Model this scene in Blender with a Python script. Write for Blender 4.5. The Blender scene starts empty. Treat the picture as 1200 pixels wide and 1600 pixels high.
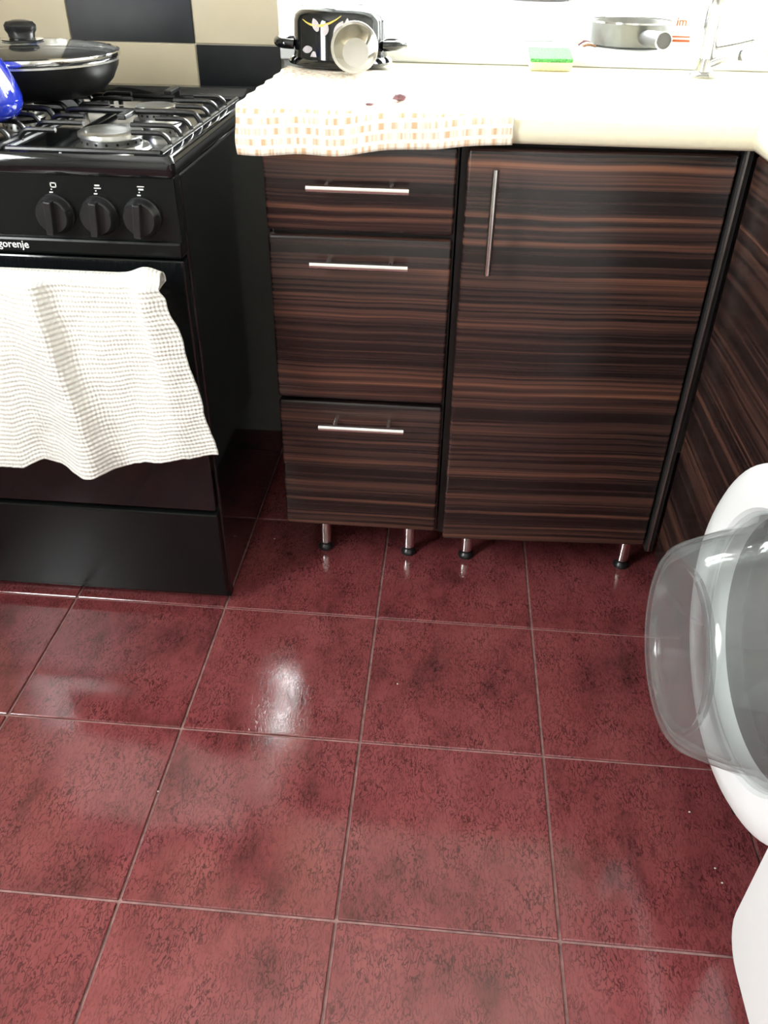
import bpy, bmesh, math, random
from mathutils import Vector, Matrix, noise
random.seed(7)
scn = bpy.context.scene
COL = scn.collection
PI = math.pi

# ------------------------------------------------------------------ camera
YAW, PITCH, ROLL = -0.0743928, 0.6171895, 0.0169945
CAM = Vector((0.0985814, -1.1760685, 1.0902298)); FPX = 1278.76
fwd = Vector((math.sin(YAW)*math.cos(PITCH), math.cos(YAW)*math.cos(PITCH), -math.sin(PITCH)))
r0 = Vector((math.cos(YAW), -math.sin(YAW), 0)); u0 = r0.cross(fwd)
rgt = r0*math.cos(ROLL) + u0*math.sin(ROLL); upv = -r0*math.sin(ROLL) + u0*math.cos(ROLL)
cd = bpy.data.cameras.new('camera'); cam = bpy.data.objects.new('camera', cd); COL.objects.link(cam)
cd.sensor_fit = 'VERTICAL'; cd.sensor_height = 32.0; cd.lens = FPX/1600*32.0; cd.clip_start = 0.02
M = Matrix((rgt, upv, -fwd)).transposed().to_4x4(); M.translation = CAM
cam.matrix_world = M; scn.camera = cam
def ray(x, y): return fwd + rgt*((x-600)/FPX) - upv*((y-800)/FPX)
def at_y(x, y, Y): d = ray(x, y); return CAM + d*((Y-CAM.y)/d.y)
def at_z(x, y, Z): d = ray(x, y); return CAM + d*((Z-CAM.z)/d.z)

# ------------------------------------------------------------------ world, light, exposure
w = bpy.data.worlds.new('overcast_sky'); scn.world = w; w.use_nodes = True
bg = w.node_tree.nodes['Background']; bg.inputs[0].default_value = (0.96, 0.98, 1.0, 1); bg.inputs[1].default_value = 1.0
def portal(name, loc, rot, sx, sy):
    l = bpy.data.lights.new(name, 'AREA'); l.shape = 'RECTANGLE'; l.size = sx; l.size_y = sy
    l.cycles.is_portal = True
    o = bpy.data.objects.new(name, l); COL.objects.link(o); o.location = loc; o.rotation_euler = rot
WX0, WX1, WZ0, WZ1 = -0.267, 1.02, 0.905, 1.68          # window over the counter
RY0, RY1, RZ0, RZ1 = -1.80, -0.90, 0.95, 2.15              # second window in the left wall, outside the picture
portal('window_back_offscreen', ((WX0+WX1)/2, 1.06, (WZ0+WZ1)/2), (-PI/2, 0, 0), WX1-WX0, WZ1-WZ0)
portal('window_left_offscreen', (-1.52, (RY0+RY1)/2, (RZ0+RZ1)/2), (0, -PI/2, 0), RZ1-RZ0, RY1-RY0)
scn.view_settings.view_transform = 'Standard'; scn.view_settings.look = 'None'
scn.view_settings.gamma = 1.0; scn.view_settings.use_curve_mapping = False
scn.view_settings.exposure = 5.2

# ------------------------------------------------------------------ materials
def new_mat(name):
    m = bpy.data.materials.new(name); m.use_nodes = True
    nt = m.node_tree; b = nt.nodes['Principled BSDF']; return m, nt, b
def N(nt, t, **k):
    n = nt.nodes.new(t)
    for a, v in k.items(): setattr(n, a, v)
    return n
def simple(name, col, rough=0.5, metal=0.0, coat=0.0, spec=0.5, noise_amt=0.0, nscale=30, bump=0.0):
    m, nt, b = new_mat(name)
    b.inputs['Roughness'].default_value = rough; b.inputs['Metallic'].default_value = metal
    b.inputs['Coat Weight'].default_value = coat; b.inputs['Coat Roughness'].default_value = 0.08
    b.inputs['Specular IOR Level'].default_value = spec
    tc = N(nt, 'ShaderNodeTexCoord'); no = N(nt, 'ShaderNodeTexNoise'); no.inputs['Scale'].default_value = nscale
    no.inputs['Detail'].default_value = 4
    nt.links.new(tc.outputs['Object'], no.inputs['Vector'])
    cr = N(nt, 'ShaderNodeValToRGB')
    cr.color_ramp.elements[0].position = 0.3; cr.color_ramp.elements[1].position = 0.7
    cr.color_ramp.elements[0].color = (*[c*(1-noise_amt) for c in col], 1)
    cr.color_ramp.elements[1].color = (*[min(1, c*(1+noise_amt)) for c in col], 1)
    nt.links.new(no.outputs['Fac'], cr.inputs[0]); nt.links.new(cr.outputs[0], b.inputs['Base Color'])
    if bump:
        bp = N(nt, 'ShaderNodeBump'); bp.inputs['Strength'].default_value = bump; bp.inputs['Distance'].default_value = 0.002
        nt.links.new(no.outputs['Fac'], bp.inputs['Height']); nt.links.new(bp.outputs[0], b.inputs['Normal'])
    return m
def wood(name, axis, seed=0.0, bias=0.0, fz=120):
    """striped ebony foil: streaks run along `axis` (0 = x, 1 = y), stacked in z"""
    m, nt, b = new_mat(name); L = nt.links
    tc = N(nt, 'ShaderNodeTexCoord')
    mp = N(nt, 'ShaderNodeMapping'); mp.inputs['Location'].default_value = (seed, seed*0.7, seed*1.3)
    L.new(tc.outputs['Object'], mp.inputs['Vector'])
    warp = N(nt, 'ShaderNodeTexNoise'); warp.inputs['Scale'].default_value = 3.5; warp.inputs['Detail'].default_value = 2
    L.new(mp.outputs[0], warp.inputs['Vector'])
    sep = N(nt, 'ShaderNodeSeparateXYZ'); L.new(mp.outputs[0], sep.inputs[0])
    wz = N(nt, 'ShaderNodeMath', operation='MULTIPLY_ADD'); L.new(warp.outputs['Fac'], wz.inputs[0]); wz.inputs[1].default_value = 0.012
    L.new(sep.outputs['Z'], wz.inputs[2])
    def streak(sc_along, sc_z, off, detail):
        c = N(nt, 'ShaderNodeCombineXYZ')
        a = N(nt, 'ShaderNodeMath', operation='MULTIPLY'); L.new(sep.outputs['X' if axis == 0 else 'Y'], a.inputs[0]); a.inputs[1].default_value = sc_along
        z = N(nt, 'ShaderNodeMath', operation='MULTIPLY_ADD'); L.new(wz.outputs[0], z.inputs[0]); z.inputs[1].default_value = sc_z; z.inputs[2].default_value = off
        L.new(a.outputs[0], c.inputs[0]); L.new(z.outputs[0], c.inputs[2])
        n = N(nt, 'ShaderNodeTexNoise'); n.inputs['Scale'].default_value = 1.0; n.inputs['Detail'].default_value = detail
        n.inputs['Roughness'].default_value = 0.6
        L.new(c.outputs[0], n.inputs['Vector']); return n
    s1 = streak(0.7, fz, 3.0, 3); s2 = streak(0.4, 19, 11.0, 2); s3 = streak(1.4, 420, 7.0, 2)
    r1 = N(nt, 'ShaderNodeValToRGB'); e = r1.color_ramp
    e.elements[0].position = 0.36; e.elements[0].color = (0.010, 0.0065, 0.006, 1)
    e.elements[1].position = 0.78; e.elements[1].color = (0.215, 0.090, 0.050, 1)
    for p, c in ((0.46, (0.020, 0.011, 0.010)), (0.55, (0.047, 0.023, 0.019)), (0.66, (0.105, 0.045, 0.030))):
        x = e.elements.new(p); x.color = (*c, 1)
    a1 = N(nt, 'ShaderNodeMath', operation='MULTIPLY_ADD'); L.new(s2.outputs['Fac'], a1.inputs[0]); a1.inputs[1].default_value = 0.55; a1.inputs[2].default_value = -0.27 + bias
    a2 = N(nt, 'ShaderNodeMath', operation='ADD'); L.new(s1.outputs['Fac'], a2.inputs[0]); L.new(a1.outputs[0], a2.inputs[1])
    a3 = N(nt, 'ShaderNodeMath', operation='MULTIPLY_ADD'); L.new(s3.outputs['Fac'], a3.inputs[0]); a3.inputs[1].default_value = 0.22; a3.inputs[2].default_value = -0.10
    a4 = N(nt, 'ShaderNodeMath', operation='ADD'); L.new(a2.outputs[0], a4.inputs[0]); L.new(a3.outputs[0], a4.inputs[1])
    L.new(a4.outputs[0], r1.inputs[0]); L.new(r1.outputs[0], b.inputs['Base Color'])
    b.inputs['Roughness'].default_value = 0.26; b.inputs['Specular IOR Level'].default_value = 0.5
    return m
def floor_tile_mat():
    m, nt, b = new_mat('red_leather_tile'); L = nt.links
    tc = N(nt, 'ShaderNodeTexCoord'); oi = N(nt, 'ShaderNodeObjectInfo')
    off = N(nt, 'ShaderNodeMath', operation='MULTIPLY'); L.new(oi.outputs['Random'], off.inputs[0]); off.inputs[1].default_value = 37.0
    ov = N(nt, 'ShaderNodeVectorMath', operation='ADD'); L.new(tc.outputs['Object'], ov.inputs[0]); L.new(off.outputs[0], ov.inputs[1])
    big = N(nt, 'ShaderNodeTexNoise'); big.inputs['Scale'].default_value = 13; big.inputs['Detail'].default_value = 5; big.inputs['Roughness'].default_value = 0.65
    mpb = N(nt, 'ShaderNodeMapping'); mpb.inputs['Scale'].default_value = (1.0, 0.55, 1); L.new(ov.outputs[0], mpb.inputs[0]); L.new(mpb.outputs[0], big.inputs['Vector'])
    # wrinkles, longer along y
    wn = N(nt, 'ShaderNodeTexNoise'); wn.inputs['Scale'].default_value = 60; wn.inputs['Detail'].default_value = 3; L.new(ov.outputs[0], wn.inputs['Vector'])
    wv = N(nt, 'ShaderNodeVectorMath', operation='SCALE'); L.new(wn.outputs['Color'], wv.inputs[0]); wv.inputs['Scale'].default_value = 0.008
    wa = N(nt, 'ShaderNodeVectorMath', operation='ADD'); L.new(ov.outputs[0], wa.inputs[0]); L.new(wv.outputs[0], wa.inputs[1])
    mpw = N(nt, 'ShaderNodeMapping'); mpw.inputs['Scale'].default_value = (1.0, 0.34, 1); L.new(wa.outputs[0], mpw.inputs[0])
    vo = N(nt, 'ShaderNodeTexNoise'); vo.inputs['Scale'].default_value = 210; vo.inputs['Detail'].default_value = 1.5; vo.inputs['Distortion'].default_value = 0.5; L.new(mpw.outputs[0], vo.inputs['Vector'])
    vs = N(nt, 'ShaderNodeMath', operation='SUBTRACT'); L.new(vo.outputs['Fac'], vs.inputs[0]); vs.inputs[1].default_value = 0.5
    va = N(nt, 'ShaderNodeMath', operation='ABSOLUTE'); L.new(vs.outputs[0], va.inputs[0])
    cr = N(nt, 'ShaderNodeValToRGB'); cr.color_ramp.elements[0].position = 0.005; cr.color_ramp.elements[0].color = (0, 0, 0, 1)
    cr.color_ramp.elements[1].position = 0.07; cr.color_ramp.elements[1].color = (1, 1, 1, 1); L.new(va.outputs[0], cr.inputs[0])
    # patches where wrinkles show
    pn = N(nt, 'ShaderNodeTexNoise'); pn.inputs['Scale'].default_value = 24; pn.inputs['Detail'].default_value = 3; L.new(ov.outputs[0], pn.inputs['Vector'])
    pr = N(nt, 'ShaderNodeValToRGB'); pr.color_ramp.elements[0].position = 0.22; pr.color_ramp.elements[1].position = 0.62; L.new(pn.outputs['Fac'], pr.inputs[0])
    mx = N(nt, 'ShaderNodeMath', operation='MULTIPLY'); inv = N(nt, 'ShaderNodeMath', operation='SUBTRACT'); inv.inputs[0].default_value = 1; L.new(cr.outputs[0], inv.inputs[1])
    L.new(inv.outputs[0], mx.inputs[0]); L.new(pr.outputs[0], mx.inputs[1])
    c1 = N(nt, 'ShaderNodeValToRGB'); e = c1.color_ramp
    e.elements[0].position = 0.32; e.elements[0].color = (0.115, 0.029, 0.030, 1)
    e.elements[1].position = 0.66; e.elements[1].color = (0.245, 0.062, 0.064, 1)
    x = e.elements.new(0.45); x.color = (0.195, 0.044, 0.047, 1)
    L.new(big.outputs['Fac'], c1.inputs[0])
    mix = N(nt, 'ShaderNodeMix', data_type='RGBA'); L.new(c1.outputs[0], mix.inputs[6]); mix.inputs[7].default_value = (0.040, 0.010, 0.012, 1)
    m8 = N(nt, 'ShaderNodeMath', operation='MULTIPLY'); L.new(mx.outputs[0], m8.inputs[0]); m8.inputs[1].default_value = 0.85
    L.new(m8.outputs[0], mix.inputs[0]); L.new(mix.outputs[2], b.inputs['Base Color'])
    bp = N(nt, 'ShaderNodeBump'); bp.inputs['Strength'].default_value = 0.05; bp.inputs['Distance'].default_value = 0.0005
    L.new(cr.outputs[0], bp.inputs['Height']); L.new(bp.outputs[0], b.inputs['Normal'])
    b.inputs['Roughness'].default_value = 0.10; b.inputs['Specular IOR Level'].default_value = 0.85
    return m
def thin_glass(name, tint=(1, 1, 1), haze=0.0):
    m = bpy.data.materials.new(name); m.use_nodes = True; nt = m.node_tree; nt.nodes.clear(); L = nt.links
    out = N(nt, 'ShaderNodeOutputMaterial'); tr = N(nt, 'ShaderNodeBsdfTransparent'); tr.inputs[0].default_value = (*tint, 1)
    gl = N(nt, 'ShaderNodeBsdfGlossy'); gl.inputs['Roughness'].default_value = 0.02
    lw = N(nt, 'ShaderNodeLayerWeight')            # Schlick reflectance, the same from both faces of the sheet
    pw = N(nt, 'ShaderNodeMath', operation='POWER'); L.new(lw.outputs['Facing'], pw.inputs[0]); pw.inputs[1].default_value = 5.0
    fr = N(nt, 'ShaderNodeMath', operation='MULTIPLY_ADD'); L.new(pw.outputs[0], fr.inputs[0]); fr.inputs[1].default_value = 0.96; fr.inputs[2].default_value = 0.04
    mx = N(nt, 'ShaderNodeMixShader'); L.new(fr.outputs[0], mx.inputs[0]); L.new(tr.outputs[0], mx.inputs[1]); L.new(gl.outputs[0], mx.inputs[2])
    last = mx
    if haze:
        df = N(nt, 'ShaderNodeBsdfTranslucent'); df.inputs[0].default_value = (0.9, 0.93, 0.93, 1)
        d2 = N(nt, 'ShaderNodeBsdfDiffuse'); d2.inputs[0].default_value = (0.85, 0.88, 0.88, 1)
        ms = N(nt, 'ShaderNodeMixShader'); ms.inputs[0].default_value = 0.5; L.new(df.outputs[0], ms.inputs[1]); L.new(d2.outputs[0], ms.inputs[2])
        m2 = N(nt, 'ShaderNodeMixShader'); m2.inputs[0].default_value = haze; L.new(mx.outputs[0], m2.inputs[1]); L.new(ms.outputs[0], m2.inputs[2]); last = m2
    L.new(last.outputs[0], out.inputs[0]); return m
def towel_white_mat():
    m, nt, b = new_mat('white_waffle_cotton'); L = nt.links
    uv = N(nt, 'ShaderNodeTexCoord'); sep = N(nt, 'ShaderNodeSeparateXYZ'); L.new(uv.outputs['UV'], sep.inputs[0])
    def wave(axis, freq, nz):
        a = N(nt, 'ShaderNodeMath', operation='MULTIPLY_ADD'); L.new(sep.outputs[axis], a.inputs[0]); a.inputs[1].default_value = freq
        L.new(nz, a.inputs[2]); s = N(nt, 'ShaderNodeMath', operation='SINE'); L.new(a.outputs[0], s.inputs[0]); return s
    no = N(nt, 'ShaderNodeTexNoise'); no.inputs['Scale'].default_value = 40; L.new(uv.outputs['UV'], no.inputs['Vector'])
    nm = N(nt, 'ShaderNodeMath', operation='MULTIPLY'); L.new(no.outputs['Fac'], nm.inputs[0]); nm.inputs[1].default_value = 3.0
    h = wave('Y', 2*PI/0.0088, nm.outputs[0]); v = wave('X', 2*PI/0.0058, nm.outputs[0])
    mx = N(nt, 'ShaderNodeMath', operation='MULTIPLY_ADD'); L.new(v.outputs[0], mx.inputs[0]); mx.inputs[1].default_value = 0.75; L.new(h.outputs[0], mx.inputs[2])
    bp = N(nt, 'ShaderNodeBump'); bp.inputs['Strength'].default_value = 0.42; bp.inputs['Distance'].default_value = 0.0020
    L.new(mx.outputs[0], bp.inputs['Height']); L.new(bp.outputs[0], b.inputs['Normal'])
    b.inputs['Base Color'].default_value = (0.80, 0.79, 0.74, 1)
    b.inputs['Roughness'].default_value = 0.95; b.inputs['Specular IOR Level'].default_value = 0.1
    return m
def towel_orange_mat():
    m, nt, b = new_mat('cream_cotton_orange_dashes'); L = nt.links
    uv = N(nt, 'ShaderNodeTexCoord'); sep = N(nt, 'ShaderNodeSeparateXYZ'); L.new(uv.outputs['UV'], sep.inputs[0])
    # rows along v, 15 mm pitch; short dashes along u, random in width
    rv = N(nt, 'ShaderNodeMath', operation='MULTIPLY'); L.new(sep.outputs['Y'], rv.inputs[0]); rv.inputs[1].default_value = 1/0.014
    fr = N(nt, 'ShaderNodeMath', operation='FRACT'); L.new(rv.outputs[0], fr.inputs[0])
    band = N(nt, 'ShaderNodeMath', operation='LESS_THAN'); L.new(fr.outputs[0], band.inputs[0]); band.inputs[1].default_value = 0.62
    fl = N(nt, 'ShaderNodeMath', operation='FLOOR'); L.new(rv.outputs[0], fl.inputs[0])
    uu = N(nt, 'ShaderNodeMath', operation='MULTIPLY'); L.new(sep.outputs['X'], uu.inputs[0]); uu.inputs[1].default_value = 105
    cx = N(nt, 'ShaderNodeCombineXYZ'); L.new(uu.outputs[0], cx.inputs[0]); L.new(fl.outputs[0], cx.inputs[1])
    n1 = N(nt, 'ShaderNodeTexNoise'); n1.inputs['Scale'].default_value = 1.0; n1.inputs['Detail'].default_value = 2; L.new(cx.outputs[0], n1.inputs['Vector'])
    cr = N(nt, 'ShaderNodeValToRGB'); cr.color_ramp.elements[0].position = 0.46; cr.color_ramp.elements[1].position = 0.60; L.new(n1.outputs['Fac'], cr.inputs[0])
    f = N(nt, 'ShaderNodeMath', operation='MULTIPLY'); L.new(cr.outputs[0], f.inputs[0]); L.new(band.outputs[0], f.inputs[1])
    mix = N(nt, 'ShaderNodeMix', data_type='RGBA'); mix.inputs[6].default_value = (0.86, 0.80, 0.70, 1); mix.inputs[7].default_value = (0.66, 0.44, 0.27, 1)
    L.new(f.outputs[0], mix.inputs[0]); L.new(mix.outputs[2], b.inputs['Base Color'])
    bp = N(nt, 'ShaderNodeBump'); bp.inputs['Strength'].default_value = 0.5; bp.inputs['Distance'].default_value = 0.0015
    n2 = N(nt, 'ShaderNodeTexNoise'); n2.inputs['Scale'].default_value = 350; L.new(uv.outputs['UV'], n2.inputs['Vector'])
    L.new(n2.outputs['Fac'], bp.inputs['Height']); L.new(bp.outputs[0], b.inputs['Normal'])
    b.inputs['Roughness'].default_value = 0.95; b.inputs['Specular IOR Level'].default_value = 0.1
    return m

MT = dict(
    wood_x=wood('striped_ebony_foil', 0, 0.4), wood_y=wood('striped_ebony_foil_side', 1, 2.2),
    tile=floor_tile_mat(), grout=simple('pink_grey_grout', (0.30, 0.17, 0.16), 0.8, noise_amt=0.35, nscale=60),
    carcass=simple('dark_laminate', (0.014, 0.013, 0.013), 0.45, noise_amt=0.2),
    side_white=simple('light_grey_melamine', (0.45, 0.45, 0.44), 0.25, noise_amt=0.03),
    plaster=simple('off_white_plaster', (0.52, 0.50, 0.45), 0.9, noise_amt=0.04, nscale=8, bump=0.1),
    lower_wall=simple('grey_green_paint', (0.42, 0.43, 0.40), 0.7, noise_amt=0.05),
    ceiling=simple('white_ceiling', (0.78, 0.77, 0.74), 0.9, noise_amt=0.02),
    cream_tile=simple('cream_glazed_tile', (0.66, 0.58, 0.42), 0.16, noise_amt=0.03, nscale=12),
    black_tile=simple('black_glazed_tile', (0.012, 0.013, 0.015), 0.28, noise_amt=0.2),
    wall_grout=simple('light_tile_grout', (0.62, 0.57, 0.45), 0.9, noise_amt=0.1),
    counter=simple('cream_worktop', (0.80, 0.74, 0.56), 0.3, noise_amt=0.03, nscale=80),
    enamel=simple('black_enamel', (0.006, 0.007, 0.008), 0.07, coat=0.3, noise_amt=0.3, nscale=90),
    satin_black=simple('satin_black_panel', (0.005, 0.006, 0.006), 0.22, spec=0.3, noise_amt=0.15),
    black_glass=simple('black_oven_glass', (0.004, 0.005, 0.006), 0.07, coat=0.2, noise_amt=0.2),
    iron=simple('black_cast_bar', (0.010, 0.010, 0.010), 0.28, noise_amt=0.4, nscale=120),
    alu=simple('brushed_aluminium', (0.62, 0.62, 0.60), 0.28, metal=1.0, noise_amt=0.1, nscale=80),
    tap_chrome=simple('tap_chrome', (0.58, 0.58, 0.57), 0.14, metal=1.0, noise_amt=0.05),
    chrome=simple('polished_chrome', (0.78, 0.78, 0.77), 0.10, metal=1.0, noise_amt=0.03),
    steel=simple('satin_steel', (0.60, 0.58, 0.52), 0.10, metal=1.0, noise_amt=0.05),
    print_white=simple('white_print', (0.80, 0.80, 0.78), 0.5),
    plastic_black=simple('black_plastic', (0.012, 0.012, 0.013), 0.3, noise_amt=0.2),
    pan_black=simple('black_nonstick', (0.012, 0.012, 0.012), 0.33, noise_amt=0.3, nscale=150),
    blue=simple('blue_enamel', (0.012, 0.03, 0.42), 0.10, coat=0.6, noise_amt=0.15, nscale=14),
    white_plastic=simple('white_appliance', (0.82, 0.83, 0.83), 0.28, noise_amt=0.01),
    white_enamel=simple('white_sink', (0.80, 0.76, 0.68), 0.18, noise_amt=0.02),
    rubber=simple('grey_rubber', (0.20, 0.21, 0.21), 0.55, noise_amt=0.1),
    drum=simple('drum_steel', (0.45, 0.45, 0.45), 0.3, metal=1.0, noise_amt=0.1),
    grey_pan=simple('grey_aluminium_pan', (0.20, 0.20, 0.18), 0.35, metal=0.4, noise_amt=0.1),
    dark_grey=simple('dark_grey_plastic', (0.09, 0.09, 0.09), 0.45, noise_amt=0.1),
    green=simple('green_scourer', (0.09, 0.34, 0.09), 0.95, noise_amt=0.4, nscale=400, bump=0.8),
    foam=simple('yellow_foam', (0.80, 0.74, 0.42), 0.95, noise_amt=0.2, nscale=300, bump=0.6),
    orange=simple('orange_print', (0.62, 0.13, 0.02), 0.5, noise_amt=0.15, nscale=200),
    pink=simple('pale_pink_print', (0.80, 0.62, 0.55), 0.5, noise_amt=0.05),
    packet=simple('white_packet_film', (0.85, 0.82, 0.76), 0.35, noise_amt=0.03),
    yellow=simple('yellow_decal', (0.75, 0.55, 0.12), 0.3, noise_amt=0.1),
    lilac=simple('grey_lilac_decal', (0.55, 0.50, 0.52), 0.3, noise_amt=0.15, nscale=60),
    mauve=simple('mauve_peel', (0.20, 0.10, 0.11), 0.7, noise_amt=0.4, nscale=200),
    brown=simple('brown_scrap', (0.24, 0.12, 0.06), 0.8, noise_amt=0.5, nscale=300),
    crumb=simple('white_crumb', (0.8, 0.78, 0.74), 0.8),
    glass=thin_glass('window_glass', (0.97, 0.98, 0.97)),
    lid_glass=thin_glass('lid_glass', (0.80, 0.82, 0.80)),
    bowl_glass=thin_glass('hazy_door_glass', (0.90, 0.92, 0.92), 0.085),
    smoke_glass=thin_glass('smoked_window', (0.06, 0.06, 0.055), 0.0),
    towel=towel_white_mat(), towel_o=towel_orange_mat(),
)

# ------------------------------------------------------------------ mesh helpers
def box(bm, a, b, bev=0.0, seg=2):
    m = bmesh.new(); bmesh.ops.create_cube(m, size=1)
    for v in m.verts: v.co = Vector([(a[i]+b[i])/2 + v.co[i]*(b[i]-a[i]) for i in range(3)])
    if bev: bmesh.ops.bevel(m, geom=m.edges[:], offset=bev, segments=seg, profile=0.5, affect='EDGES')
    merge(bm, m)
def merge(bm, m):
    tmp = bpy.data.meshes.new('t'); m.to_mesh(tmp); bm.from_mesh(tmp); bpy.data.meshes.remove(tmp); m.free()
def loft(bm, rings, close=True, cap0=False, cap1=False):
    R = [[bm.verts.new(p) for p in r] for r in rings]; n = len(R[0])
    for i in range(len(R)-1):
        for j in range(n if close else n-1):
            k = (j+1) % n
            bm.faces.new((R[i][j], R[i][k], R[i+1][k], R[i+1][j]))
    if cap0: bm.faces.new(R[0][::-1])
    if cap1: bm.faces.new(R[-1])
def basis(d):
    d = Vector(d).normalized(); a = Vector((0, 0, 1)) if abs(d.z) < 0.9 else Vector((1, 0, 0))
    e1 = a.cross(d).normalized(); return e1, d.cross(e1), d
def lathe(bm, prof, origin=(0, 0, 0), axis=(0, 0, 1), n=40, cap0=False, cap1=False):
    e1, e2, d = basis(axis); o = Vector(origin)
    loft(bm, [[o + d*h + (e1*math.cos(2*PI*k/n) + e2*math.sin(2*PI*k/n))*r for k in range(n)] for r, h in prof], True, cap0, cap1)
def cyl(bm, p, q, r, n=16, r2=None):
    p = Vector(p); q = Vector(q); L = (q-p).length
    lathe(bm, [(r, 0), (r if r2 is None else r2, L)], p, q-p, n, True, True)
def tube(bm, pts, r, n=10, flat=1.0):
    pts = [Vector(p) for p in pts]; rings = []
    up = None
    for i, p in enumerate(pts):
        d = (pts[min(i+1, len(pts)-1)] - pts[max(i-1, 0)]).normalized()
        if up is None: e1, e2, _ = basis(d)
        else:
            e1 = (up - d*up.dot(d)).normalized(); e2 = d.cross(e1)
        up = e1
        rr = r[i] if isinstance(r, (list, tuple)) else r
        rings.append([p + (e1*math.cos(2*PI*k/n) + e2*math.sin(2*PI*k/n)*flat)*rr for k in range(n)])
    loft(bm, rings, True, True, True)
def smooth_path(pts, sub=6):
    pts = [Vector(p) for p in pts]; out = []
    for i in range(len(pts)-1):
        p0 = pts[max(i-1, 0)]; p1 = pts[i]; p2 = pts[i+1]; p3 = pts[min(i+2, len(pts)-1)]
        for k in range(sub):
            t = k/sub
            out.append(0.5*((2*p1) + (p2-p0)*t + (2*p0-5*p1+4*p2-p3)*t*t + (3*p1-p0-3*p2+p3)*t**3))
    out.append(pts[-1]); return out
def obj(name, bm, mat, parent=None, smooth=False, recalc=True):
    if recalc: bmesh.ops.recalc_face_normals(bm, faces=bm.faces[:])
    me = bpy.data.meshes.new(name); 
    if parent is not None:
        off = parent.matrix_world.translation if False else parent['_o']
        for v in bm.verts: v.co -= Vector(off)
    bm.to_mesh(me); bm.free()
    if smooth:
        for p in me.polygons: p.use_smooth = True
        try: me.set_sharp_from_angle(angle=math.radians(40))
        except Exception: pass
    me.materials.append(MT[mat]); o = bpy.data.objects.new(name, me); COL.objects.link(o)
    if parent is not None:
        o.parent = parent; o['_o'] = list(off)
    return o
def tag(o, label, cat, group=None):
    o['label'] = label; o['category'] = cat
    if group: o['group'] = group
    return o
def thing(name, label, cat, loc, group=None):
    o = bpy.data.objects.new(name, None); COL.objects.link(o); o.location = loc; o.empty_display_size = 0.05
    o['_o'] = list(loc); return tag(o, label, cat, group)
def center_mesh(o, loc):
    """put a one-mesh thing's origin at its base"""
    for v in o.data.vertices: v.co -= Vector(loc)
    o.location = loc; return o
def struct(name, bm, mat):
    o = obj(name, bm, mat); o['kind'] = 'structure'; o['_o'] = [0, 0, 0]; return o
def B(): return bmesh.new()
def BX(*a, **k):
    bm = B(); box(bm, *a, **k); return bm

# ------------------------------------------------------------------ the room
YW = 0.70; XR = 1.13; XL = -1.45; YB = -2.65; ZC = 2.5
floor = struct('floor', BX((XL-.1, YB-.1, -0.06), (XR+.1, YW+.1, -0.004)), 'grout')
T = 0.30
tm = None
for i in range(-5, 4):
    for j in range(-9, 3):
        if tm is None:
            bm = B(); box(bm, (0.0022, 0.0022, -0.006), (T-0.0022, T-0.0022, 0.0), 0.0012, 1)
            o = obj('tile', bm, 'tile'); tm = o.data
        else:
            o = bpy.data.objects.new('tile', tm); COL.objects.link(o)
        o.parent = floor; o.location = (i*T, j*T, random.uniform(-0.0004, 0))
# back wall with a deep window opening
D = 0.38
bm = B()
box(bm, (XL-.1, YW, -0.05), (WX0, YW+D, ZC)); box(bm, (WX1, YW, -0.05), (XR+.1, YW+D, ZC))
box(bm, (WX0, YW, -0.05), (WX1, YW+D, WZ0-0.03)); box(bm, (WX0, YW, WZ1), (WX1, YW+D, ZC))
wall_back = struct('wall_back', bm, 'lower_wall')
cols = [-1.215, -0.957, -0.699, -0.441, -0.183]; rows = [0.437, 0.898, 1.359, 1.82, 2.28]
bm = B(); box(bm, (XL, YW-0.005, rows[0]), (WX0, YW, ZC)); g = obj('tile_grout', bm, 'wall_grout', wall_back)
for i in range(len(cols)-1):
    for j in range(len(rows)-1):
        x0, x1 = cols[i]+.0012, min(cols[i+1]-.0012, WX0)
        black = (i + j) % 2 == 1
        if i == 2 and j == 0: pass
        bm = B(); box(bm, (x0, YW-0.009, rows[j]+.0012), (x1, YW-0.003, rows[j+1]-.0012), 0.001, 1)
        obj('wall_tile', bm, 'black_tile' if black else 'cream_tile', wall_back)
bm = B(); box(bm, (XR, YB, -0.05), (XR+.1, YW, ZC)); struct('wall_right', bm, 'plaster')
bm = B(); box(bm, (XL-.1, YB, -0.05), (XL, RY0, ZC)); box(bm, (XL-.1, RY1, -0.05), (XL, YW, ZC)); box(bm, (XL-.1, RY0, RZ1), (XL, RY1, ZC)); box(bm, (XL-.1, RY0, -.05), (XL, RY1, RZ0-.03)); struct('wall_left', bm, 'plaster')
bm = B(); box(bm, (XL-.1, YB-.1, -0.05), (XR+.1, YB, ZC)); struct('wall_rear', bm, 'plaster')
bm = B(); box(bm, (XL-.1, YB-.1, ZC), (XR+.1, YW+D, ZC+.08)); struct('ceiling', bm, 'ceiling')
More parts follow.
